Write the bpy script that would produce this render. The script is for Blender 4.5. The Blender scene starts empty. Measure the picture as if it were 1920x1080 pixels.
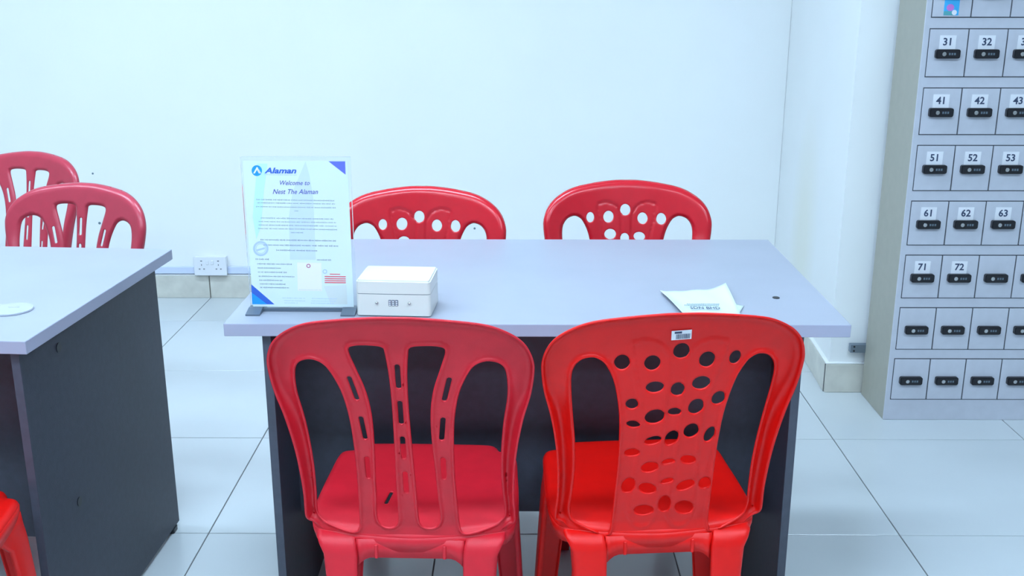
import bpy, bmesh, math, random
import numpy as np
from mathutils import Vector, Matrix
from mathutils.geometry import delaunay_2d_cdt

S = bpy.context.scene
R = math.radians
COL = S.collection
random.seed(7)

# ------------------------------------------------------------------ camera
cd = bpy.data.cameras.new('camera')
cam = bpy.data.objects.new('camera', cd); COL.objects.link(cam)
cd.sensor_width = 36.0
cd.lens = 36.0 * 1965.25 / 1920.0
cam.location = (0, 0, 1.373)
cam.rotation_mode = 'XYZ'
cam.rotation_euler = (math.radians(90 - 16.098), math.radians(0.0), math.radians(0.359))
cd.clip_start = 0.05
S.camera = cam

# ------------------------------------------------------------------ exposure
S.view_settings.view_transform = 'Standard'
S.view_settings.look = 'None'
S.view_settings.gamma = 1.0
S.view_settings.exposure = 0.0
S.view_settings.use_curve_mapping = False

# ------------------------------------------------------------------ world
w = bpy.data.worlds.new('world'); S.world = w; w.use_nodes = True
w.node_tree.nodes['Background'].inputs[0].default_value = (0.75, 0.9, 1.0, 1)
w.node_tree.nodes['Background'].inputs[1].default_value = 0.5

LIGHT_COLOR = (0.59, 0.80, 1.0)
LIGHT_W = 42.0
CEIL = 2.9

# ------------------------------------------------------------------ materials
def lin(c):
    return tuple(((v/255.0)/12.92 if v/255.0 <= .04045 else ((v/255.0+.055)/1.055)**2.4) for v in c)

def mat(name, col, rough=.5, metal=0., noise=0., nscale=20., bump=0., bscale=200., spec=.5, coat=0., detail=4, **kw):
    m = bpy.data.materials.new(name); m.use_nodes = True
    nt = m.node_tree; b = nt.nodes['Principled BSDF']
    b.inputs['Roughness'].default_value = rough
    b.inputs['Metallic'].default_value = metal
    b.inputs['Specular IOR Level'].default_value = spec
    b.inputs['Coat Weight'].default_value = coat
    tc = nt.nodes.new('ShaderNodeTexCoord')
    c = (*col, 1)
    n = nt.nodes.new('ShaderNodeTexNoise'); n.inputs['Scale'].default_value = nscale
    n.inputs['Detail'].default_value = detail
    nt.links.new(tc.outputs['Object'], n.inputs['Vector'])
    r = nt.nodes.new('ShaderNodeValToRGB')
    r.color_ramp.elements[0].position = .3; r.color_ramp.elements[1].position = .7
    r.color_ramp.elements[0].color = tuple(v*(1-noise) for v in col)+(1,)
    r.color_ramp.elements[1].color = tuple(min(1, v*(1+noise)) for v in col)+(1,)
    nt.links.new(n.outputs['Fac'], r.inputs['Fac'])
    nt.links.new(r.outputs['Color'], b.inputs['Base Color'])
    if bump:
        n2 = nt.nodes.new('ShaderNodeTexNoise'); n2.inputs['Scale'].default_value = bscale
        nt.links.new(tc.outputs['Object'], n2.inputs['Vector'])
        bp = nt.nodes.new('ShaderNodeBump'); bp.inputs['Strength'].default_value = bump
        bp.inputs['Distance'].default_value = .001
        nt.links.new(n2.outputs['Fac'], bp.inputs['Height'])
        nt.links.new(bp.outputs['Normal'], b.inputs['Normal'])
    return m

M = {}
M['wall'] = mat('wall_paint', (.86, .87, .86), .6, noise=.012, nscale=3, bump=.15, bscale=60, spec=.3)
M['ceiling'] = mat('ceiling_paint', (.55, .55, .55), .8)  # out-of-view ceiling, toned down to lower the ambient bounce
M['wall_darkened'] = mat('darkened_wall_paint', (.45, .45, .45), .7)  # unseen walls, darkened so less light bounces under the desks
M['floor_tile'] = mat('glazed_tile', (.58, .61, .62), .16, noise=.03, nscale=2.5, spec=.5)
M['grout'] = mat('grout', (.13, .13, .13), .9)
M['skirt_tile'] = mat('skirting_tile', (.62, .60, .53), .35, noise=.10, nscale=14)
M['plaster'] = mat('plaster_lip', (.82, .83, .82), .7)
M['laminate'] = mat('grey_laminate', (.345, .36, .42), .42, noise=.03, nscale=6, spec=.35)
M['laminate_edge'] = mat('grey_edge_band', (.36, .37, .47), .45, noise=.02, nscale=8, spec=.35)
M['dark'] = mat('dark_laminate', (.034, .038, .056), .5, noise=.12, nscale=60, bump=.3, bscale=500)
M['dark_edge'] = mat('dark_edge_band', (.055, .064, .088), .5, noise=.1, nscale=60)
M['black'] = mat('black_plastic', (.008, .008, .012), .35)
M['red'] = mat('red_plastic', (.74, .004, .002), .40, spec=.35, noise=.04, nscale=30, bump=.12, bscale=900)
M['faded'] = mat('faded_red_plastic', (.64, .012, .026), .44, spec=.4, noise=.05, nscale=30, bump=.2, bscale=900)
M['far_red'] = mat('glossy_red_plastic', (.60, .010, .022), .24, noise=.04, nscale=30)
M['far_faded'] = mat('pinkish_red_plastic', (.49, .042, .072), .30, noise=.05, nscale=30)
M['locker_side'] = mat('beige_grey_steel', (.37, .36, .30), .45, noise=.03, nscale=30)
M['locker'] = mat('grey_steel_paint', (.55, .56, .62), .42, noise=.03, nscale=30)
M['locker_gap'] = mat('dark_gap', (.05, .055, .07), .7)
M['plate'] = mat('white_label', (.80, .80, .84), .5)
M['ink'] = mat('blue_grey_ink', (.04, .06, .12), .6)
M['chrome'] = mat('chrome', (.6, .6, .6), .25, metal=1)
M['steel'] = mat('bracket_steel', (.25, .30, .36), .35, metal=.8)
M['white_plastic'] = mat('white_plastic', (.78, .79, .82), .35)
M['white_steel'] = mat('white_painted_steel', (.70, .69, .64), .3, noise=.01)
M['paper'] = mat('white_paper', (.60, .68, .68), .7)
M['cap'] = mat('grommet_plastic', (.42, .44, .50), .25)
M['trunk'] = mat('trunking_plastic', (.62, .68, .84), .4)
M['slate'] = mat('grey_plastic_base', (.10, .13, .17), .4)
M['socket_hole'] = mat('socket_hole', (.12, .13, .15), .6)
M['sticker_blue'] = mat('sticker_blue', (.05, .45, .85), .4)
M['sticker_teal'] = mat('sticker_teal', (.10, .38, .42), .4)
M['sticker_pink'] = mat('sticker_pink', (.62, .20, .62), .4)
def inkm(n, c): M[n] = mat(n, c, .6)
inkm('print_azure', (.01, .30, .85)); inkm('print_blue', (.03, .12, .55)); inkm('print_violet', (.12, .16, .75))
inkm('print_grey', (.14, .20, .23)); inkm('print_navy', (.07, .08, .40)); inkm('print_dark', (.07, .11, .16))
inkm('print_lavender', (.57, .69, .80)); inkm('print_teal', (.50, .78, .80)); inkm('print_stamp', (.42, .55, .85))
inkm('print_red', (.75, .10, .12)); inkm('print_maroon', (.45, .12, .22)); inkm('print_beige', (.63, .70, .68)); inkm('sheet_paper', (.66, .78, .80))

# glass / acrylic
m = bpy.data.materials.new('clear_acrylic'); m.use_nodes = True
b = m.node_tree.nodes['Principled BSDF']
b.inputs['Base Color'].default_value = (.93, .98, .97, 1); b.inputs['Roughness'].default_value = .03
b.inputs['Transmission Weight'].default_value = 1; b.inputs['IOR'].default_value = 1.1
M['acrylic'] = m

# lamp diffuser
m = bpy.data.materials.new('lamp_diffuser'); m.use_nodes = True
nt = m.node_tree; nt.nodes.remove(nt.nodes['Principled BSDF'])
e = nt.nodes.new('ShaderNodeEmission'); e.inputs[0].default_value = (*LIGHT_COLOR, 1); e.inputs[1].default_value = LIGHT_W
nt.links.new(e.outputs[0], nt.nodes['Material Output'].inputs[0]); M['lamp'] = m

# return wall paint with the yellowish stain low down beside the corner
m = mat('stained_wall_paint', (.85, .86, .85), .6, noise=.012, nscale=3, spec=.3); M['wall_stain'] = m
nt = m.node_tree; b = nt.nodes['Principled BSDF']
src = b.inputs['Base Color'].links[0].from_socket
geo = nt.nodes.new('ShaderNodeNewGeometry')
vm = nt.nodes.new('ShaderNodeVectorMath'); vm.operation = 'SUBTRACT'; vm.inputs[1].default_value = (1.13, 4.05, .42)
nt.links.new(geo.outputs['Position'], vm.inputs[0])
vs = nt.nodes.new('ShaderNodeVectorMath'); vs.operation = 'MULTIPLY'; vs.inputs[1].default_value = (1, 4.5, 2.2)
nt.links.new(vm.outputs[0], vs.inputs[0])
ln = nt.nodes.new('ShaderNodeVectorMath'); ln.operation = 'LENGTH'; nt.links.new(vs.outputs[0], ln.inputs[0])
mr = nt.nodes.new('ShaderNodeMapRange'); mr.inputs[1].default_value = 1.15; mr.inputs[2].default_value = .3
mr.inputs[3].default_value = 0; mr.inputs[4].default_value = .45
nt.links.new(ln.outputs['Value'], mr.inputs[0])
mx = nt.nodes.new('ShaderNodeMix'); mx.data_type = 'RGBA'
nt.links.new(mr.outputs[0], mx.inputs[0]); nt.links.new(src, mx.inputs[6]); mx.inputs[7].default_value = (.80, .77, .60, 1)
nt.links.new(mx.outputs[2], b.inputs['Base Color'])

# ------------------------------------------------------------------ helpers
def obj(name, me, m=None, parent=None, loc=None, rot=None, smooth=False):
    if isinstance(me, bmesh.types.BMesh):
        bm = me; me = bpy.data.meshes.new(name); bm.to_mesh(me); bm.free()
    if m is not None and not me.materials: me.materials.append(m)
    if smooth:
        for p in me.polygons: p.use_smooth = True
    o = bpy.data.objects.new(name, me); COL.objects.link(o)
    if parent: o.parent = parent
    if loc: o.location = loc
    if rot: o.rotation_euler = rot
    return o

def tag(o, label=None, cat=None, group=None, kind=None):
    if label: o['label'] = label
    if cat: o['category'] = cat
    if group: o['group'] = group
    if kind: o['kind'] = kind
    return o

def thing(name, label, cat, loc=(0, 0, 0), rz=0, group=None):
    o = bpy.data.objects.new(name, None); COL.objects.link(o)
    o.empty_display_size = .1
    o.location = loc; o.rotation_euler = (0, 0, rz)
    return tag(o, label, cat, group)

def addbox(bm, x0, x1, y0, y1, z0, z1, bev=0., seg=2):
    vs = [bm.verts.new(p) for p in ((x0,y0,z0),(x1,y0,z0),(x1,y1,z0),(x0,y1,z0),(x0,y0,z1),(x1,y0,z1),(x1,y1,z1),(x0,y1,z1))]
    fs = [bm.faces.new([vs[i] for i in q]) for q in ((3,2,1,0),(4,5,6,7),(0,1,5,4),(1,2,6,5),(2,3,7,6),(3,0,4,7))]
    if bev:
        es = list({e for f in fs for e in f.edges})
        bmesh.ops.bevel(bm, geom=es, offset=bev, segments=seg, affect='EDGES', profile=.5)
    return bm

def box(x0, x1, y0, y1, z0, z1, bev=0., seg=2):
    return addbox(bmesh.new(), x0, x1, y0, y1, z0, z1, bev, seg)

def prism(pts, axis, a, b_, bev=0.):
    """polygon pts in the two other axes extruded along axis from a to b_"""
    bm = bmesh.new()
    def P(u, v, t):
        return {'z': (u, v, t), 'y': (u, t, v), 'x': (t, u, v)}[axis]
    A = [bm.verts.new(P(u, v, a)) for u, v in pts]; B = [bm.verts.new(P(u, v, b_)) for u, v in pts]
    n = len(pts)
    bm.faces.new(A[::-1]); bm.faces.new(B)
    for i in range(n): bm.faces.new((A[i], A[(i+1) % n], B[(i+1) % n], B[i]))
    bmesh.ops.recalc_face_normals(bm, faces=bm.faces)
    if bev: bmesh.ops.bevel(bm, geom=list(bm.edges), offset=bev, segments=2, affect='EDGES')
    return bm

def rrect(cx, cy, w_, h_, r, n=5):
    pts = []
    for (sx, sy, a0) in ((1,1,0),(-1,1,90),(-1,-1,180),(1,-1,270)):
        for k in range(n+1):
            a = math.radians(a0 + 90*k/n)
            pts.append((cx+sx*(w_/2-r)+r*math.cos(a), cy+sy*(h_/2-r)+r*math.sin(a)))
    return pts

def circ(cx, cy, r, n=20, ry=None):
    ry = ry or r
    return [(cx+r*math.cos(2*math.pi*k/n), cy+ry*math.sin(2*math.pi*k/n)) for k in range(n)]

def text_mesh(s, size, align='CENTER', shear=0, bold=0., ext=0.0004, spacing=1.0, sx=1.0):
    c = bpy.data.curves.new('lettering', 'FONT'); c.body = s; c.size = size; c.align_x = align; c.align_y = 'CENTER'
    c.shear = shear; c.offset = bold; c.extrude = ext; c.space_character = spacing; c.resolution_u = 2
    o = bpy.data.objects.new('tmp', c); COL.objects.link(o)
    dg = bpy.context.evaluated_depsgraph_get()
    me = bpy.data.meshes.new_from_object(o.evaluated_get(dg))
    bpy.data.objects.remove(o); bpy.data.curves.remove(c)
    me.transform(Matrix.Rotation(math.radians(90), 4, 'X') @ Matrix.Diagonal((sx, 1, 1, 1)))
    me.materials.clear()
    return me     # in the xz plane, facing -y

# ------------------------------------------------------------------ room
TX, TY, T = -0.807, 2.4457, 0.6
XL, XR = TX-5*T, TX+7*T
YB, YN = 4.6, TY-9*T
JY = 3.456
fl = obj('floor', box(XL-.1, XR+.1, YN-.1, YB+.1, -.08, -.0025), M['grout']); tag(fl, kind='structure')
cache = {}
def tile(x0, x1, y0, y1):
    key = (round(x1-x0, 4), round(y1-y0, 4))
    if key not in cache:
        bm = box(0, key[0], 0, key[1], -.009, 0, .0008, 1)
        me = bpy.data.meshes.new('tile'); bm.to_mesh(me); bm.free(); me.materials.append(M['floor_tile']); cache[key] = me
    o = bpy.data.objects.new('tile', cache[key]); COL.objects.link(o); o.parent = fl; o.location = (x0, y0, 0)
g = .0016
for i in range(-5, 7):
    for j in range(-9, 4):
        x0, x1, y0, y1 = TX+i*T+g, TX+(i+1)*T-g, TY+j*T+g, TY+(j+1)*T-g
        y1 = min(y1, YB)
        if i >= 4: y1 = min(y1, JY)
        if y0 > y1-.01: continue
        tile(x0, x1, y0, y1)

def wall(name, bm, m=None):
    o = obj(name, bm, m or M['wall']); tag(o, kind='structure'); return o
wb = wall('wall_back', box(XL-.12, 1.155, YB, YB+.12, -.03, CEIL))
wall('wall_right', prism([(1.088, JY), (XR+.12, JY), (XR+.12, YB+.12), (1.156, YB+.12), (1.156, YB)], 'z', -.03, CEIL), M['wall_stain'])
wall('wall_left', box(XL-.12, XL, YN-.12, YB, -.03, CEIL), M['wall_darkened'])
wall('wall_far_right', box(XR, XR+.12, YN-.12, JY, -.03, CEIL), M['wall_darkened'])
wall('wall_front', box(XL, XR, YN-.12, YN, -.03, CEIL), M['wall_darkened'])
tag(obj('ceiling', box(XL-.12, XR+.12, YN-.12, YB+.12, CEIL, CEIL+.1), M['ceiling']), kind='structure')

# skirting: tiles with open joints, capped by a lip of plaster
def skirting(name, x0, x1, y, h=.104, start=None):
    base = obj(name, box(x0, x1, y-.004, y, 0, h-.002), M['grout']); tag(base, kind='structure')
    x = x0
    cuts = [x0]+[TX+k*T for k in range(-8, 9) if x0+.02 < TX+k*T < x1-.02]+[x1]
    for a, b_ in zip(cuts[:-1], cuts[1:]):
        obj('tile', box(a+.0022, b_-.0022, y-.014, y-.003, .0005, h, .0012, 1), M['skirt_tile'], base)
    obj('plaster_lip', box(x0, x1, y-.012, y, h, h+.006, .002, 1), M['plaster'], base)
    return base
skirting('baseboard_back', XL, 1.14, YB)
skirting('baseboard_right', 1.073, XR, JY)
# the short return beside the corner (slightly out of square)
dx, dy = .068, YB-JY; L = math.hypot(dx, dy)
ret = obj('baseboard_return', box(0, .004, .0, L, 0, .102), M['grout']); tag(ret, kind='structure')
for a, b_ in ((.0, .585), (.589, L-.014)):
    obj('tile', box(-.013, .0, a, b_, .0005, .104, .0012, 1), M['skirt_tile'], ret)
obj('plaster_lip', box(-.011, .003, 0, L-.014, .104, .110, .002, 1), M['plaster'], ret)
ret.location = (1.088-.003, JY, 0); ret.rotation_euler = (0, 0, -math.atan2(dx, dy))

# plug holes and scuffs left in the wall
for (x, z, r) in ((-1.89, 0.571, 0.0045), (-1.884, 0.346, 0.006), (-0.197, 0.324, 0.005)):
    obj('wall_plug', prism(circ(x, z, r, 10), 'y', YB-.0015, YB+.004), M['print_grey'], wb)

# ceiling lights
def ceiling_light(x, y, where):
    t = thing('ceiling_light', where, 'light', (x, y, CEIL))
    bm = bmesh.new(); a, b_ = .62, .17
    for q in ((-a, a, -b_, -b_+.02), (-a, a, b_-.02, b_), (-a, -a+.02, -b_+.02, b_-.02), (a-.02, a, -b_+.02, b_-.02)):
        addbox(bm, *q, -.05, 0)
    obj('frame', bm, M['white_steel'], t)
    obj('diffuser', box(-a+.02, a-.02, -b_+.02, b_-.02, -.045, -.01), M['lamp'], t)
for (x, y, s) in ((-2.3, 2.7, 'white ceiling strip light nearest the back wall on the left'),
                  (-.5, 2.7, 'white ceiling strip light above the middle desk'),
                  (-2.3, .7, 'white ceiling strip light above the chair before the left desk'),
                  (-.5, .7, 'white ceiling strip light above and just ahead of the camera'),
                  (1.5, .7, 'white ceiling strip light in front of the locker'),
                  (-1.6, -.9, 'white ceiling strip light behind the camera on the left'),
                  (.9, -.9, 'white ceiling strip light behind the camera on the right')):
    ceiling_light(x, y, s)

# ------------------------------------------------------------------ power socket and trunking
tr = thing('cable_trunking', 'flat pale blue cable trunking running along the wall just above the skirting tiles', 'trunking', (0, YB, 0))
obj('trunking_run', box(-2.6, -1.463, -.016, 0, .114, .147, .002, 1), M['trunk'], tr)
obj('trunking_run', box(-1.319, .9, -.016, 0, .114, .147, .002, 1), M['trunk'], tr)
t = thing('power_socket', 'white double wall socket with switches low on the wall left of the display stand', 'socket', (-1.391, YB, .156))
obj('back_box', box(-.071, .071, -.030, 0, -.042, .042, .003), M['white_plastic'], t)
obj('face_plate', box(-.0735, .0735, -.038, -.030, -.0445, .0445, .003), M['white_plastic'], t)
for s in (-1, 1):
    cx = s*.038
    for (hx, hz, ww, hh) in ((0, .024, .008, .004), (0, .006, .003, .007), (-.010, -.013, .007, .004), (.010, -.013, .007, .004)):
        obj('pin_hole', box(cx+hx-ww/2, cx+hx+ww/2, -.0386, -.037, hz-hh/2, hz+hh/2), M['socket_hole'], t)
    obj('rocker_switch', box(s*.011-.006, s*.011+.006, -.0415, -.037, .008, .026, .001, 1), M['white_plastic'], t)

# ------------------------------------------------------------------ desks
def desk(name, label, loc, rz, W=1.2, D=.70, modesty=.15, inL=.07, inR=.085, skew=0):
    t = thing(name, label, 'desk', loc, rz)    # origin: centre of the front edge on the floor
    h = W/2
    bm = box(-h, h, 0, D, .7245, .75, .0015, 2)
    me = bpy.data.meshes.new('tabletop'); bm.to_mesh(me); bm.free()
    me.materials.append(M['laminate']); me.materials.append(M['laminate_edge'])
    for p in me.polygons:
        if p.normal.z < .9: p.material_index = 1
    obj('tabletop', me, None, t)
    for s, ins in ((-1, inL), (1, inR)):
        xo = s*(h-ins); xi = xo - s*.017
        a, b_ = min(xo, xi), max(xo, xi)
        bm = box(a, b_, .012, D-.01, .012, .7245, .0008, 1)
        me = bpy.data.meshes.new('leg_panel'); bm.to_mesh(me); bm.free()
        me.materials.append(M['dark']); me.materials.append(M['dark_edge'])
        for p in me.polygons:
            if abs(p.normal.y) > .9: p.material_index = 1
        pn = obj('leg_panel', me, None, t)
        if s == 1 and skew:      # the end panel stands slightly out of square
            pn.matrix_local = Matrix.Translation((xo, D/2, 0)) @ Matrix.Rotation(skew, 4, 'Z') @ Matrix.Translation((-xo, -D/2, 0))
        for yy in (.03, D-.045):
            obj('levelling_foot', prism(rrect(xo-s*.0085, yy, .022, .03, .004, 2), 'z', 0, .012), M['black'], pn)
        if s == 1:
            for (yy, zz) in ((0.162, 0.681), (0.167, 0.340)):
                if skew:
                    obj('screw_cap', prism(circ(yy, zz, .010, 14), 'x', b_, b_+.0015), M['black'], pn)
    obj('modesty_panel', box(-(h-inL)+.017, (h-inR)-.017, modesty, modesty+.017, .258, .7245), M['dark'], t)
    return t
midx = (-.566+.637)/2
d1 = desk('office_desk', 'middle desk with pale grey top, holding the display stand and white box',
          (midx, 1.908, 0), 0, W=1.203, D=.70, modesty=.178)
hr = thing('x', '', ''); bpy.data.objects.remove(hr)
obj('cable_hole', prism(circ(.535-midx, .18, .0075, 18, .008), 'z', .7495, .7512), M['black'], d1)
a = math.atan2(.046, .696)
c0 = Vector((-.898, 1.801)) - Vector((math.cos(-a), math.sin(-a)))*.6
d2 = desk('office_desk', 'left desk with pale grey top and dark side panel, cut by the picture edge',
          (c0.x, c0.y, 0), -a, W=1.2, D=.698, modesty=.16, inL=.04, inR=.033, skew=R(1.8))
cap = obj('cable_grommet', prism(circ(0, 0, .042, 32), 'z', 0, .0035, .0012), M['cap'], d2)
p = Matrix.Rotation(a, 2) @ (Vector((-1.012, 1.992)) - c0)
cap.location = (p.x, p.y, .75)
obj('cap_notch', prism(circ(0, .010, .012, 16, .004), 'z', .0030, .0038), M['laminate_edge'], cap)

# ------------------------------------------------------------------ chairs
H = .86
def catmull(pts, n=6, closed=True):
    out = []; N = len(pts)
    for i in range(N if closed else N-1):
        p0, p1, p2, p3 = [np.array(pts[(i+k) % N] if closed else pts[min(max(i+k, 0), N-1)]) for k in (-1, 0, 1, 2)]
        for k in range(n):
            t = k/n
            out.append(tuple(.5*((2*p1)+(-p0+p2)*t+(2*p0-5*p1+4*p2-p3)*t*t+(-p0+3*p1-3*p2+p3)*t**3)))
    return out
def resample(pts, d):
    P = np.array(pts+[pts[0]]); s = np.r_[0, np.cumsum(np.hypot(*np.diff(P, axis=0).T))]
    n = max(8, int(round(s[-1]/d))); q = np.linspace(0, s[-1], n, endpoint=False)
    return np.c_[np.interp(q, s, P[:, 0]), np.interp(q, s, P[:, 1])]
def inside(poly, P):
    x, y = P[:, 0], P[:, 1]; r = np.zeros(len(P), bool); n = len(poly); j = n-1
    for i in range(n):
        xi, yi = poly[i]; xj, yj = poly[j]
        c = ((yi > y) != (yj > y)) & (x < (xj-xi)*(y-yi)/((yj-yi) if yj != yi else 1e-12)+xi)
        r ^= c; j = i
    return r
def dist(poly, P, closed=True):
    A = np.array(poly); B = np.roll(A, -1, 0)
    if not closed: A, B = A[:-1], B[:-1]
    d = np.full(len(P), 9.)
    for a_, b_ in zip(A, B):
        ab = b_-a_; t = np.clip(((P-a_)@ab)/max(ab@ab, 1e-12), 0, 1)
        d = np.minimum(d, np.hypot(*(P-(a_+t[:, None]*ab)).T))
    return d
def plate_mesh(name, outer, holes, zfun, step=.0045, rings=(.001, .003, .006, .010, .014), hrings=(.003,), bstep=.005):
    """a sheet cut out along outer with holes, lifted into 3D by zfun(P, dist_outer, dist_holes)"""
    outer = resample(outer, bstep); hs = [resample(h_, bstep if len(h_) > 30 else .004) for h_ in holes]
    V = []; E = []
    for poly in [outer]+hs:
        b0 = len(V); V += [tuple(p) for p in poly]; n = len(poly)
        E += [(b0+i, b0+(i+1) % n) for i in range(n)]
    def offs(poly, d, sgn):
        T_ = np.roll(poly, -1, 0)-np.roll(poly, 1, 0); T_ /= np.maximum(np.hypot(*T_.T), 1e-9)[:, None]
        area = np.sum(poly[:, 0]*np.roll(poly[:, 1], -1)-np.roll(poly[:, 0], -1)*poly[:, 1])
        N_ = np.c_[-T_[:, 1], T_[:, 0]]*np.sign(area)
        return poly+sgn*N_*d
    extra = []
    for d in rings:
        q = offs(outer, d, 1); k = inside(outer, q) & (dist(outer, q) > d*.9)
        for h_ in hs: k &= ~inside(h_, q) & (dist(h_, q) > .003)
        extra.append(q[k])
    for d in hrings:
        for i, h_ in enumerate(hs):
            q = offs(h_, d, -1); k = inside(outer, q) & (dist(outer, q) > .004) & (dist(h_, q) > d*.85)
            for j_, h2 in enumerate(hs):
                if j_ != i: k &= ~inside(h2, q) & (dist(h2, q) > .0025)
            extra.append(q[k])
    xs = np.arange(outer[:, 0].min(), outer[:, 0].max(), step); ys = np.arange(outer[:, 1].min(), outer[:, 1].max(), step*.866)
    G = np.array([(x+(.5*step if j % 2 else 0), y) for j, y in enumerate(ys) for x in xs])
    k = inside(outer, G); G = G[k]; G = G[dist(outer, G) > max(rings)+.003]
    for h_ in hs:
        G = G[~inside(h_, G)]; G = G[dist(h_, G) > max(hrings)+.0025]
    extra.append(G)
    X = np.vstack(extra)
    vv, _, ff, *_ = delaunay_2d_cdt([Vector(v) for v in V]+[Vector(v) for v in X], E, [], 0, 1e-6)
    P = np.array([(v.x, v.y) for v in vv]); F = np.array([f for f in ff if len(f) == 3])
    Cn = P[F].mean(1); k = inside(outer, Cn)
    for h_ in hs: k &= ~inside(h_, Cn)
    F = F[k]
    do = dist(outer, P); dh = np.full(len(P), 9.)
    for h_ in hs: dh = np.minimum(dh, dist(h_, P))
    W3 = zfun(P, do, dh)
    me = bpy.data.meshes.new(name); me.from_pydata([tuple(map(float, v)) for v in W3], [], [tuple(map(int, f)) for f in F])
    bm = bmesh.new(); bm.from_mesh(me)
    bmesh.ops.delete(bm, geom=[v for v in bm.verts if not v.link_faces], context='VERTS')
    bm.to_mesh(me); bm.free()
    for p in me.polygons: p.use_smooth = True
    return me

half = [(0, .860), (.035, .8592), (.09, .853), (.145, .842), (.183, .823), (.207, .800), (.219, .773), (.2215, .748), (.216, .705),
        (.203, .655), (.1925, .595), (.1880, .545), (.1865, .490), (.1885, .437), (.176, .428), (.160, .410), (.120, .397), (.06, .390), (0, .387)]
OUT = catmull(half+[(-x, z) for x, z in half[-2:0:-1]], 4)
mir = lambda pts: [(-x, z) for x, z in pts][::-1]
arch = [(.150, .772), (.170, .763), (.178, .742), (.179, .700), (.172, .648), (.1675, .593), (.166, .545), (.168, .495), (.171, .450),
        (.164, .434), (.140, .423), (.105, .415), (.091, .425), (.0875, .475), (.085, .545), (.0855, .614), (.089, .668), (.0985, .716), (.116, .755), (.131, .769)]
slot = [(.018, .790), (.022, .803), (.044, .806), (.070, .804), (.080, .795), (.070, .760), (.057, .718), (.0505, .670), (.0505, .610), (.053, .555),
        (.055, .500), (.057, .452), (.050, .433), (.035, .4285), (.021, .436), (.0175, .455), (.0165, .520), (.0145, .600), (.013, .680), (.014, .745)]
def slit(cx, cz, ang, L_=.048, W_=.009):
    pts = rrect(0, 0, W_, L_, .003, 3); c, s = math.cos(ang), math.sin(ang)
    return [(cx+x*c-z*s, cz+x*s+z*c) for x, z in pts]
A_ = catmull(arch, 4); SL = catmull(slot, 4)
slots = [A_, mir(A_), SL, mir(SL)]
for cz in (.746, .675, .603, .529): slots.append(slit(-.001, cz, 0))
for cx, cz, an in ((.078, .720, -.24), (.0675, .641, -.10), (.066, .558, 0)):
    slots.append(slit(cx, cz, an)); slots.append(slit(-cx, cz, -an))
hd = [(-0.082, 0.765, 0.013, 0.015,0), (-0.033, 0.765, 0.0135, 0.015,0), (0.013, 0.787, 0.0138, 0.015,0), (0.058, 0.769, 0.014, 0.0155,10), (0.107, 0.769, 0.0108, 0.0135,0), (-0.025, 0.718, 0.0155, 0.0115,5), (0.014, 0.713, 0.012, 0.0138,0), (0.053, 0.724, 0.016, 0.0135,0), (-0.06, 0.684, 0.011, 0.011,0), (-0.02, 0.659, 0.0175, 0.0145,22), (0.013, 0.668, 0.012, 0.008,0), (0.049, 0.677, 0.0135, 0.016,-15), (0.087, 0.691, 0.012, 0.014,-15), (-0.055, 0.643, 0.012, 0.0075,-8), (-0.019, 0.61, 0.0155, 0.0085,18), (0.013, 0.614, 0.0115, 0.0162,-22), (0.046, 0.628, 0.0135, 0.015,-15), (0.080, 0.617, 0.0095, 0.0165,-14), (-0.053, 0.584, 0.0135, 0.008,8), (-0.02, 0.553, 0.0155, 0.0112,12), (0.012, 0.564, 0.0125, 0.0055,15), (0.047, 0.567, 0.0148, 0.009,-15), (-0.054, 0.513, 0.0115, 0.017,-15), (-0.02, 0.507, 0.0165, 0.0115,-20), (0.014, 0.522, 0.0125, 0.0055,18), (0.048, 0.511, 0.0175, 0.0105,22), (0.083, 0.512, 0.0112, 0.013,0), (-0.023, 0.458, 0.0178, 0.0115,0), (0.014, 0.471, 0.0115, 0.0185,0), (0.051, 0.461, 0.0185, 0.0145,-22)]
arch2 = [(.142, .774), (.161, .766), (.173, .742), (.171, .690), (.162, .605), (.159, .545), (.161, .490), (.163, .450), (.155, .430),
         (.128, .416), (.100, .405), (.0895, .418), (.0865, .495), (.0855, .580), (.089, .660), (.101, .724), (.116, .758), (.128, .770)]
A2 = catmull(arch2, 4)
perf = [A2, mir(A2)]
for x, z, rx, rz_, an in hd:
    c, s = math.cos(math.radians(an)), math.sin(math.radians(an))
    perf.append([((x-.0095)+u*c-v*s, z+u*s+v*c) for u, v in circ(0, 0, rx, 18, rz_)])
grv = [(-.079, .796), (-.066, .806), (-.045, .806), (-.026, .796), (-.015, .775), (-.013, .733), (-.013, .677), (-.013, .585), (-.012, .500),
       (-.014, .440), (-.030, .420), (-.050, .428), (-.058, .475), (-.053, .584), (-.054, .665), (-.066, .732)]
G1 = catmull(grv, 3); G2 = mir(G1)

def ss(t): t = np.clip(t, 0, 1); return t*t*(3-2*t)
def back_surf(x, z):
    return -.24*np.maximum(z-.43, 0) + .85*x*x
def zslot(P, do, dh, grooves=()):
    x, z = P[:, 0], P[:, 1]
    y = back_surf(x, z)
    up = ss((z-.405)/.04)
    t = np.clip(do/.017, 0, 1)
    u = np.clip(1-do/.014, 0, 1); y = y-.018*(1-np.sqrt(np.maximum(1-u*u, 0)))*up
    # side strips turn forward on the way down
    y = y+.020*ss((np.abs(x)-.155)/.04)*ss((.74-z)/.15)*t
    y = y-.0062*(1-ss(dh/.0065))*(do > .012)
    for g_ in grooves:
        gd = dist(g_, P); y = y-.0028*(1-ss(gd/.0036))-.0012*inside(g_, P)
    return np.c_[x, y, z]
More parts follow.
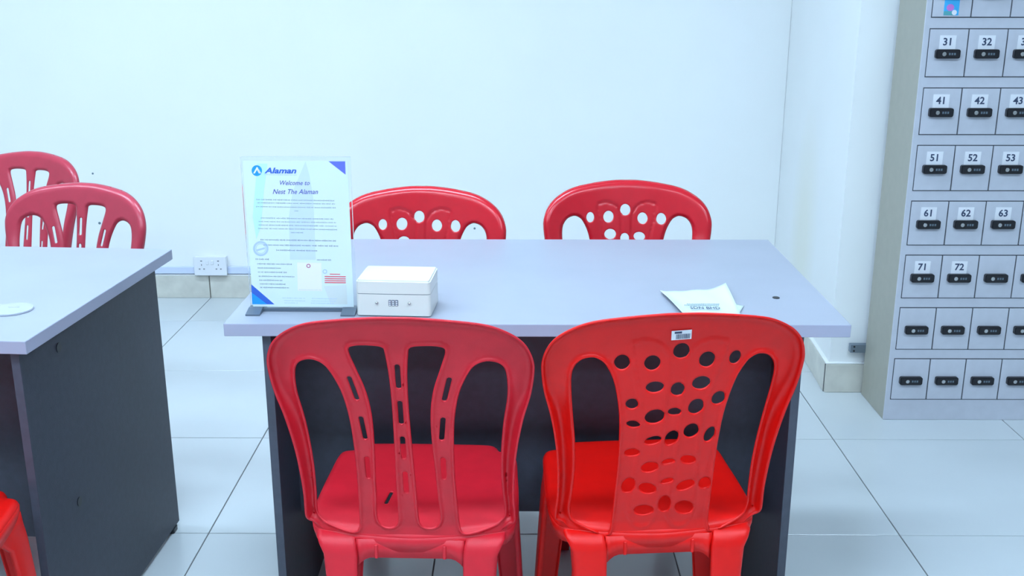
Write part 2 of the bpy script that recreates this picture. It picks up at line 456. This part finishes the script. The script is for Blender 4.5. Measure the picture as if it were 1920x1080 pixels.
# for slits the rim must be flat: only the big openings get a rolled rim
def zwrap(big, grooves=()):
    def f(P, do, dh):
        d = np.full(len(P), 9.)
        for h_ in big: d = np.minimum(d, dist(resample(h_, .006), P))
        return zslot(P, do, d, grooves)
    return f
me_slot = plate_mesh('backrest', OUT, slots, zwrap(slots[:4]), hrings=(.003, .0065))
me_perf = plate_mesh('backrest', OUT, perf, zwrap(perf[:2], (G1, G2)), hrings=(.003,))

# seat: rounded plate with a rolled edge and a drain slit at the rear
sh = [(0, -.004), (.08, .004), (.14, .016), (.176, .030), (.190, .075), (.190, .150), (.186, .225), (.182, .280), (.173, .298), (.150, .305),
      (.143, .320), (.125, .331), (.06, .335), (0, .336)]
SO = catmull(sh+[(-x, y) for x, y in sh[-2:0:-1]], 4)
def zseat(P, do, dh):
    x, y = P[:, 0], P[:, 1]
    z = .418+.022*np.clip(y/.31, 0, 1.1)-.010*np.exp(-((x/.13)**2+((y-.17)/.12)**2))
    t = np.clip(1-do/.013, 0, 1)
    z = z-.012*(1-np.sqrt(np.maximum(1-t*t, 0)))
    return np.c_[x, y, z]
seat_kw = dict(step=.009, rings=(.001, .003, .006, .010), hrings=(.003,), bstep=.008)
me_seat = plate_mesh('seat', SO, [], zseat, **seat_kw)
me_seat_slit = plate_mesh('seat_slotted', SO, [slit(-.056, .124, -.10, .050, .0075)], zseat, **seat_kw)
# skirt below the seat edge
def skirt_mesh():
    P = resample(SO, .012); n = len(P); bm = bmesh.new(); rows = []
    for dz, dn in ((-.010, .0005), (-.022, 0), (-.040, -.004)):
        row = []
        for (x, y) in P:
            z = .418+.022*min(max(y/.31, 0), 1.1)+dz
            s_ = 1+dn/.18
            row.append(bm.verts.new((x*s_, .15+(y-.15)*s_, z)))
        rows.append(row)
    for r0, r1 in zip(rows[:-1], rows[1:]):
        for i in range(n): bm.faces.new((r0[i], r1[i], r1[(i+1) % n], r0[(i+1) % n]))
    bmesh.ops.recalc_face_normals(bm, faces=bm.faces)
    me = bpy.data.meshes.new('seat_skirt'); bm.to_mesh(me); bm.free()
    for p in me.polygons: p.use_smooth = True
    return me
me_skirt = skirt_mesh()
# legs: L-shaped channel, lofted between the seat and the floor
def leg_mesh(stations, sx, sy):
    """stations: (z, corner_x, corner_y, width, depth); corner is the outer corner; sx outward, sy outward"""
    bm = bmesh.new(); rows = []
    for (z, cx, cy, w_, d_) in stations:
        r = min(.010, w_*.3)
        path = [(-w_, -.007), (-w_+.0015, -.0005), (-w_+.006, 0), (-w_*.5, .0005), (-r, 0)]
        path += [(-r+r*math.sin(a_), -r+r*math.cos(a_)) for a_ in (math.radians(30), math.radians(60))]
        path += [(0, -r), (0, -d_*.6), (0, -d_+.004), (-.002, -d_), (-.009, -d_)]
        rows.append([bm.verts.new((cx+sx*u, cy+sy*v, z)) for u, v in path])
    for r0, r1 in zip(rows[:-1], rows[1:]):
        for i in range(len(r0)-1): bm.faces.new((r0[i], r0[i+1], r1[i+1], r1[i]))
    bmesh.ops.recalc_face_normals(bm, faces=bm.faces)
    me = bpy.data.meshes.new('leg'); bm.to_mesh(me); bm.free()
    for p in me.polygons: p.use_smooth = True
    return me
legs = []
for s in (-1, 1):
    legs.append(leg_mesh([(.409, s*.160, .034, .060, .09), (.407, s*.169, .016, .068, .09), (.402, s*.171, .004, .070, .08), (.392, s*.165, -.006, .066, .065), (.375, s*.157, -.010, .060, .052),
                          (.32, s*.153, -.014, .056, .048), (.15, s*.163, -.032, .050, .042), (0, s*.178, -.050, .044, .038)], s, -1))
    legs.append(leg_mesh([(.412, s*.180, .298, .080, .11), (.39, s*.181, .300, .068, .09), (.36, s*.185, .301, .058, .062),
                          (.15, s*.196, .310, .048, .046), (0, s*.202, .316, .042, .040)], s, 1))
# rear apron: arched strip between the rear legs
def apron_mesh(y, w_, ztop, zmid, zend, n=24):
    bm = bmesh.new(); T_ = []; B_ = []
    for i in range(n+1):
        x = -w_+2*w_*i/n; q = abs(x)/w_
        zb = zmid-(zmid-zend)*max(0, (q-.72)/.28)**2
        T_.append(bm.verts.new((x, y, ztop))); B_.append(bm.verts.new((x, y-.002, zb)))
    for i in range(n): bm.faces.new((T_[i], B_[i], B_[i+1], T_[i+1]))
    me = bpy.data.meshes.new('apron'); bm.to_mesh(me); bm.free()
    for p in me.polygons: p.use_smooth = True
    return me
me_apr = apron_mesh(.002, .098, .402, .366, .346)
me_aprf = apron_mesh(.328, .125, .418, .380, .36)
me_gate = bpy.data.meshes.new('mould_rib')
bm = box(-.003, .003, -.0035, .001, .365, .392, .001, 1)
bm.to_mesh(me_gate); bm.free()

def solid(o, th, off=0):
    md = o.modifiers.new('solid', 'SOLIDIFY'); md.thickness = th; md.offset = off; md.use_even_offset = False
    return o
def variant(me, m):
    k = (me.name, m.name)
    if k not in cache:
        c = me.copy(); c.materials.clear(); c.materials.append(m); cache[k] = c
    return cache[k]
def chair(kind, m, label, loc, rz, group, sc=1.0):
    t = thing('plastic_chair', label, 'chair', loc, rz, group); t.scale = (sc, sc, sc)
    solid(obj('backrest', variant(me_slot if kind == 'slot' else me_perf, m), None, t), .0035, 0)
    st = solid(obj('seat', variant(me_seat_slit if kind == 'slot' else me_seat, m), None, t), .0035, 0)
    solid(obj('seat_skirt', variant(me_skirt, m), None, st), .003, 0)
    for lm in legs: solid(obj('leg', variant(lm, m), None, t), .003, 0)
    ap = solid(obj('apron', variant(me_apr, m), None, t), .0035, 0)
    for s in (-1, 1): obj('mould_rib', variant(me_gate, m), None, ap, loc=(s*.062, 0, 0))
    solid(obj('apron', variant(me_aprf, m), None, t), .0035, 0)
    return t

NEAR = 'red plastic chairs drawn up to the near sides of the desks'
FAR = 'red plastic chairs on the far sides of the desks'
R = math.radians
cA = chair('slot', M['faded'], 'faded red slotted plastic chair in front of the middle desk, below the white box',
           (-.196, 1.702, 0), R(-1.5), NEAR, 1.007)
cB = chair('perf', M['red'], 'bright red plastic chair with oval-holed back and barcode sticker in front of the middle desk',
           (.259, 1.722, 0), R(4.5), NEAR, 1.009)
chair('perf', M['red'], 'bright red plastic chair before the left desk, only its seat corner and leg in view', (-1.117, 1.478, 0), R(1), NEAR, 1.015)
chair('perf', M['far_red'], 'glossy red oval-holed chair behind the middle desk, partly hidden by the display stand', (-.256, 2.60, 0), R(180), FAR, 1.006)
chair('perf', M['far_red'], 'glossy red oval-holed chair behind the middle desk, right of the other one', (.291, 2.685, 0), R(180), FAR, 1.008)
chair('slot', M['far_faded'], 'pinkish red slotted chair directly behind the left desk, in front of another', (-1.226, 2.745, 0), R(180-14), FAR, .985)
chair('slot', M['far_faded'], 'pinkish red slotted chair standing farthest back at the left, behind another chair', (-1.622, 3.300, 0), R(180-18), FAR, .988)

# price sticker on the bright chair
def on_back(x, z, off):
    return Vector((x, float(back_surf(np.array(x), np.array(z)))-off, z))
p0 = on_back(.0, .8175, .0035)
stk = obj('price_sticker', box(-.0165, .0165, -.0004, .0, -.0088, .0088), M['plate'], cB, loc=p0, rot=(R(13.5)*1, 0, 0))
stk.rotation_euler = (R(13.5), R(-3), 0)
stk['label'] = 'small white barcode price sticker'
bm = bmesh.new(); x = -.009; rr = random.Random(3)
while x < .013:
    wd = rr.choice((.0004, .0007, .0010)); addbox(bm, x, x+wd, -.0007, -.0003, -.0072, .0018); x += wd+rr.choice((.0005, .0008))
addbox(bm, -.0115, .0005, -.0007, -.0003, .0032, .0070)
obj('barcode', bm, M['ink'], stk)

# ------------------------------------------------------------------ display stand
SW, SH = .211, .303
st = thing('display_stand', 'clear acrylic display stand with a printed welcome notice on the middle desk', 'sign', (-.4265, 1.990, .75), R(-.6))
obj('acrylic_panel', box(-SW/2, SW/2, -.0025, .0025, .006, .006+SH, .0006, 1), M['acrylic'], st)
obj('base_bar', prism([(-.004, 0), (.004, 0), (.004, .007), (-.004, .007)], 'x', -SW/2+.004, SW/2-.002, .0008), M['slate'], st)
bm = bmesh.new()
for cx in (-SW/2+.014, SW/2-.010):
    f = prism([(-.034, 0), (.034, 0), (.034, .003), (.006, .009), (-.006, .009), (-.034, .003)], 'x', cx-.017, cx+.011)
    me_ = bpy.data.meshes.new('t'); f.to_mesh(me_); f.free(); bm.from_mesh(me_); bpy.data.meshes.remove(me_)
    o_ = obj('foot', bm.copy(), M['slate'], st); bm.clear()
bm.free()
sheet = obj('printed_sheet', box(-.100, .1005, -.0046, -.0038, .0105, .0105+.291), M['sheet_paper'], st)
def SP(zx, zy):
    """zoomed sign reading -> sheet coordinates"""
    v = (zy-40)/960.; u = (zx-(38+62*v))/(697-37*v)
    return (-SW/2+u*SW, .009+(1-v)*SH)
def pr(name, polys, m, lay=1, parent=sheet, kind=None):
    bm = bmesh.new(); y1 = -.0046; y0 = y1-.00012*lay
    for pts in polys:
        q = [SP(*p_) for p_ in pts]
        A = [bm.verts.new((x_, y0, z_)) for x_, z_ in q]; B = [bm.verts.new((x_, y1, z_)) for x_, z_ in q]; n = len(q)
        bm.faces.new(A); bm.faces.new(B[::-1])
        for i in range(n): bm.faces.new((A[i], B[i], B[(i+1) % n], A[(i+1) % n]))
    bmesh.ops.recalc_face_normals(bm, faces=bm.faces)
    o = obj(name, bm, m, parent)
    if kind: o['kind'] = kind
    return o
pr('background_shape', [[(455, 75), (478, 160), (500, 300), (510, 690), (350, 690), (345, 420), (372, 260)]], M['print_lavender'], 1)
pr('background_shape', [[(150, 90), (215, 90), (190, 260), (170, 480), (140, 560), (118, 420)]], M['print_teal'], 1)
pr('background_shape', [[(560, 860), (700, 850), (705, 978), (600, 978)]], M['print_beige'], 1)
pr('corner_triangle', [[(600, 75), (705, 75), (706, 156)]], M['print_violet'], 2)
pr('corner_triangle', [[(106, 850), (250, 980), (112, 980)]], M['print_blue'], 2)
pr('corner_triangle', [[(110, 905), (205, 980), (113, 980)]], M['print_azure'], 3)
pr('logo_disc', [circ(147, 133, 33, 28)], M['print_azure'], 2)
pr('logo_letter', [[(124, 150), (146, 112), (152, 112), (172, 150), (160, 150), (148, 128), (134, 150)], [(156, 130), (161, 126), (176, 150), (168, 150)]], M['plate'], 3)
def lettering(s, zx, zy, wpx, hpx, m, shear=0, bold=0, name='lettering'):
    me = text_mesh(s, .01, shear=shear, bold=bold*.01, ext=.0)
    co = np.array([v.co[:] for v in me.vertices]); x0, x1 = co[:, 0].min(), co[:, 0].max(); z0, z1 = co[:, 2].min(), co[:, 2].max()
    ww = wpx*SW/690; hh = hpx*SH/960; cx, cz = SP(zx, zy)
    for v in me.vertices:
        v.co.x = cx+(v.co.x-(x0+x1)/2)*ww/(x1-x0); v.co.z = cz+(v.co.z-(z0+z1)/2)*hh/(z1-z0); v.co.y = -.0050
    return obj(name, me, m, sheet)
lettering('Alaman', 295, 132, 202, 36, M['print_blue'], .3, .03)
lettering('Welcome to', 386, 207, 186, 28, M['print_navy'], .35, .004)
lettering('Nest The Alaman', 388, 261, 286, 30, M['print_navy'], .35, .004)
rr = random.Random(11)
def scribble(name, x0, x1, y, h, m, slope=.012):
    polys = []; x = x0
    while x < x1-4:
        wl = rr.uniform(14, 42); xe = min(x+wl, x1)
        while x < xe:
            lw = rr.uniform(2.6, 4.2); t_ = rr.uniform(.55, 1.0)*h; yy = y+(x-x0)*slope
            k = rr.random()
            if k < .5: polys.append([(x, yy-t_/2), (x+lw*.45, yy-t_/2), (x+lw*.45, yy+h*.4), (x, yy+h*.4)])
            else: polys.append([(x, yy-h*.12), (x+lw, yy-h*.12), (x+lw, yy+h*.15), (x, yy+h*.15)])
            x += lw+1.0
        x = xe+rr.uniform(4, 7)
    return polys
def block(name, rows, m, h):
    P_ = []
    for (x0, x1, y) in rows: P_ += scribble(name, x0, x1, y, h, m)
    pr(name, P_, m, 2, kind='stuff')
block('body_text', [(142, 640, 311), (148, 636, 331), (140, 648, 355), (383, 402, 381), (170, 622, 426), (155, 640, 448), (155, 644, 470), (153, 648, 492), (358, 440, 517)], M['print_grey'], 10)
block('caption_text', [(165, 640, 563), (185, 652, 596), (265, 530, 629), (135, 218, 687), (520, 606, 690)], M['print_dark'], 12)
block('contact_text', [(145, 360, 717), (148, 298, 743), (148, 328, 770), (152, 376, 797), (156, 302, 822), (160, 318, 847), (162, 340, 870)], M['print_dark'], 11)
block('footer_text', [(300, 442, 938), (310, 440, 955), (312, 396, 970), (484, 640, 940), (480, 640, 956), (478, 620, 971), (192, 396, 157), (406, 540, 883)], M['print_stamp'], 8)
def ring(cx, cy, r0, r1, n=24):
    return [[(cx+r0*math.cos(a0), cy+r0*math.sin(a0)), (cx+r1*math.cos(a0), cy+r1*math.sin(a0)), (cx+r1*math.cos(a1), cy+r1*math.sin(a1)), (cx+r0*math.cos(a1), cy+r0*math.sin(a1))]
            for a0, a1 in ((2*math.pi*k/n, 2*math.pi*(k+1)/n) for k in range(n))]
pr('stamp', ring(167, 620, 36, 48)+ring(167, 620, 29, 32)+[[(140, 626), (190, 612), (193, 622), (143, 636)]], M['print_stamp'], 2)
pr('white_card', [[(394, 707), (546, 709), (548, 892), (396, 890)]], M['plate'], 2)
pr('card_emblem', ring(465, 729, 8, 13), M['print_maroon'], 3)
pr('emblem_ring', ring(567, 765, 9, 14), M['print_stamp'], 2)
pr('red_lines', [[(565, y), (697, y+1), (697, y+7), (565, y+6)] for y in (794, 808, 821, 833)]+[[(598, 779), (662, 780), (662, 785), (598, 784)]], M['print_red'], 2)

# ------------------------------------------------------------------ white lock box
bx = thing('cash_box', 'small white metal box with combination lock dials beside the display stand', 'box', (-.2435, 1.953, .75), R(-3.5))
bm = prism(rrect(0, .056, .146, .112, .007, 4), 'z', .0025, .0455); obj('body', bm, M['white_steel'], bx)
bm = prism(rrect(0, .056, .146, .112, .007, 4), 'z', .0468, .0735)
top = [e for e in bm.edges if all(v.co.z > .07 for v in e.verts)]
bmesh.ops.bevel(bm, geom=top, offset=.003, segments=3, affect='EDGES')
obj('lid', bm, M['white_steel'], bx, smooth=False)
obj('seam', prism(rrect(0, .056, .1445, .1105, .007, 4), 'z', .045, .0472), M['slate'], bx)
obj('bottom_edge', prism(rrect(0, .056, .140, .106, .006, 4), 'z', 0, .003), M['slate'], bx)
for i in (-1, 0, 1):
    dl = obj('number_dial', box(i*.0066-.0028, i*.0066+.0028, -.0012, .002, .0225, .0345, .0006, 1), M['ink'], bx)
    for k in (0, 1, 2):
        obj('dial_figure', box(i*.0066-.0018, i*.0066+.0018, -.0017, -.001, .0236+k*.0037, .0258+k*.0037), M['plate'], dl)
for sx_ in (-.032, .032):
    bm = bmesh.new()
    bmesh.ops.create_uvsphere(bm, u_segments=14, v_segments=8, radius=.0032, matrix=Matrix.Translation((sx_-.0005, -.0008, .0285)))
    obj('lock_button', bm, M['chrome'], bx, smooth=True)

# ------------------------------------------------------------------ papers on the desk
def sheet_mesh(corners, hf, n=16, th=.0006):
    bm = bmesh.new(); a_, b_, c_, d_ = [Vector(p_) for p_ in corners]; G = []
    for j in range(n+1):
        row = []
        for i in range(n+1):
            u, v = i/n, j/n
            p_ = (a_*(1-u)+b_*u)*(1-v)+(d_*(1-u)+c_*u)*v
            row.append(bm.verts.new((p_.x, p_.y, hf(u, v))))
        G.append(row)
    for j in range(n):
        for i in range(n): bm.faces.new((G[j][i], G[j][i+1], G[j+1][i+1], G[j+1][i]))
    for f in bm.faces:
        f.normal_update()
        if f.normal.z < 0: f.normal_flip()
    return bm
PX, PY = .37, 2.03
ps = thing('paper_sheet', 'crumpled white paper sheet with faint print lying on the right of the middle desk', 'paper', (PX, PY, .75))
hf = lambda u, v: .002+.010*max(0, 1-u*5)**2*(1-v*.5)+.012*max(0, (u-.72)/.28)**2*v+.0025*math.sin(u*9+v*3)**2*.6
obj('sheet', sheet_mesh([(-.050, -.085), (.066, -.085), (.072, .122), (-.072, .090)], hf, 18), M['paper'], ps, smooth=True).modifiers.new('solid', 'SOLIDIFY').thickness = .0004
hf2 = lambda u, v: .0012+.004*u*(1-v)
lower = thing('paper_sheet', 'plain white paper corner poking out under the printed sheet on the middle desk', 'paper', (PX, PY, .75))
obj('sheet', sheet_mesh([(-.02, -.082), (.055, -.085), (.086, -.002), (.045, .05)], hf2, 8), M['paper'], lower, smooth=True).modifiers.new('solid', 'SOLIDIFY').thickness = .0004
def flat_text(s, size, x, y, z, m, rz=0, sy=1.0):
    me = text_mesh(s, size, ext=.0001, bold=.0002)
    me.transform(Matrix.Rotation(R(-90), 4, 'X'))
    me.transform(Matrix.Diagonal((1, sy, 1, 1)))
    return obj('lettering', me, m, ps, loc=(x, y, z), rot=(0, 0, rz))
flat_text('SDN BHD', .0140, .002, -.034, .0064, M['ink'], R(-2), 1.5)
bm = bmesh.new()
for row, (x0, x1, y) in enumerate(((-.030, .035, -.004), (-.036, .034, -.012))):
    x = x0
    while x < x1:
        wd = rr.uniform(.0012, .003); addbox(bm, x, x+wd, y-.002, y+.0015, .0054, .0058); x += wd+.0009
lt = obj('faint_text', bm, M['print_grey'], ps); lt['kind'] = 'stuff'

# ------------------------------------------------------------------ locker
LX, LY, LB = 1.200, 3.202, 3.430
NC, NR = 7, 10
PXW, PZH, DH = .1157, .1728, .1405
DX0 = LX+.017
LW = .017*2+NC*PXW
LH = 1.83
lk = thing('phone_locker', 'tall grey steel locker of small numbered doors against the right wall', 'locker', (LX, LY, 0))
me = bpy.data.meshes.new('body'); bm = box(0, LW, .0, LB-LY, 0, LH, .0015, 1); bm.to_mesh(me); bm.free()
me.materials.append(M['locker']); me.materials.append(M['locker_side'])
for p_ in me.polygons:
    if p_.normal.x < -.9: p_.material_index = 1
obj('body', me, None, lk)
bm = bmesh.new()
door_me = bpy.data.meshes.new('door'); b2 = box(.0018, PXW-.0018, -.0035, .0, .0018, DH-.0018, .0006, 1); b2.to_mesh(door_me); b2.free(); door_me.materials.append(M['locker'])
gap_me = bpy.data.meshes.new('door_gap'); b2 = box(-.0005, NC*PXW+.0005, -.0006, .0004, -.0012, DH+.0012); b2.to_mesh(gap_me); b2.free(); gap_me.materials.append(M['locker_gap'])
lock_me = bpy.data.meshes.new('lock'); b2 = prism(rrect(0, 0, .072, .0265, .006, 4), 'y', -.014, 0)
bmesh.ops.bevel(b2, geom=[e_ for e_ in b2.edges if all(v.co.y < -.013 for v in e_.verts)], offset=.002, segments=2, affect='EDGES')
b2.to_mesh(lock_me); b2.free(); lock_me.materials.append(M['black'])
plate_me = bpy.data.meshes.new('number_plate'); b2 = box(-.0245, .0245, -.0008, 0, 0, .041); b2.to_mesh(plate_me); b2.free(); plate_me.materials.append(M['plate'])
key_me = bpy.data.meshes.new('key_button'); b2 = prism(circ(-.013, 0, .0062, 16), 'y', -.0165, -.013, .0008); b2.to_mesh(key_me); b2.free(); key_me.materials.append(M['chrome'])
dial_me = bpy.data.meshes.new('dial_window'); b2 = bmesh.new()
for k in range(3): addbox(b2, .001+k*.0075, .0062+k*.0075, -.0145, -.0135, -.0035, .0035)
b2.to_mesh(dial_me); b2.free(); dial_me.materials.append(M['slate'])
dialf = bpy.data.meshes.new('dial_figures'); b2 = bmesh.new()
for k in range(3): addbox(b2, .0024+k*.0075, .0048+k*.0075, -.0150, -.0143, -.0022, .0022)
b2.to_mesh(dialf); b2.free(); dialf.materials.append(M['print_grey'])
merged = bpy.data.meshes.new('dial_window'); b2 = bmesh.new(); b2.from_mesh(dial_me); k0 = len(b2.faces); b2.from_mesh(dialf); b2.faces.ensure_lookup_table()
for f in b2.faces[k0:]: f.material_index = 1
b2.to_mesh(merged); b2.free(); merged.materials.append(M['slate']); merged.materials.append(M['print_grey'])
for r_ in range(NR):
    n_from_bottom = NR-1-r_
    z0 = .075+n_from_bottom*PZH-.002
    if n_from_bottom >= 0: obj('door_gap', gap_me, None, lk, loc=(DX0-LX, 0, z0))
    for c_ in range(NC):
        num = r_*10+c_+1
        d = obj('door', door_me, None, lk, loc=(DX0-LX+c_*PXW, 0, z0))
        zc = DH-.0725; cx = PXW/2-.001
        l_ = obj('lock', lock_me, None, d, loc=(cx, -.0035, zc))
        # button and dial share the lock's place, children of the door (third level)
        obj('key_button', key_me, None, d, loc=(cx, -.0035, zc))
        obj('dial_window', merged, None, d, loc=(cx, -.0035, zc))
        if num <= 72:
            pz = zc+.0125; px_ = cx-.001
            obj('number_plate', plate_me, None, d, loc=(px_, -.0035, pz))
            k = 'num%d' % num
            tm = text_mesh(str(num), .030, ext=.0002, bold=.0007)
            tm.name = 'number'
            if num != 21: obj('number', tm, M['ink'], d, loc=(px_, -.0047, pz+.0215))
        if num == 21:
            s_ = obj('sticker', box(-.022, .022, -.0010, 0, .006, .062), M['sticker_blue'], d, loc=(cx-.001, -.0035, .0))
            s_['label'] = 'colourful blue, teal and pink sticker'
            obj('sticker_patch', box(-.022, .008, -.0014, -.0008, .006, .018), M['sticker_teal'], d, loc=(cx-.001, -.0035, .0))
            obj('sticker_patch', prism(circ(-.004, .028, .011, 16, .010), 'y', -.0016, -.0008), M['sticker_pink'], d, loc=(cx-.001, -.0035, 0))
            obj('sticker_patch', prism(circ(.009, .014, .0075, 14), 'y', -.0018, -.0008), M['plate'], d, loc=(cx-.001, -.0035, 0))
# bracket tying the locker to the wall
br = obj('bracket', box(-.052, .010, LB-LY-.003, LB-LY-.0005+.02, .153, .182, .0008, 1), M['steel'], lk)
br['label'] = 'small steel wall bracket'
for zz in (.160, .175):
    obj('screw', prism(circ(-.040, zz, .0035, 10), 'y', LB-LY-.0045, LB-LY-.002), M['black'], br)
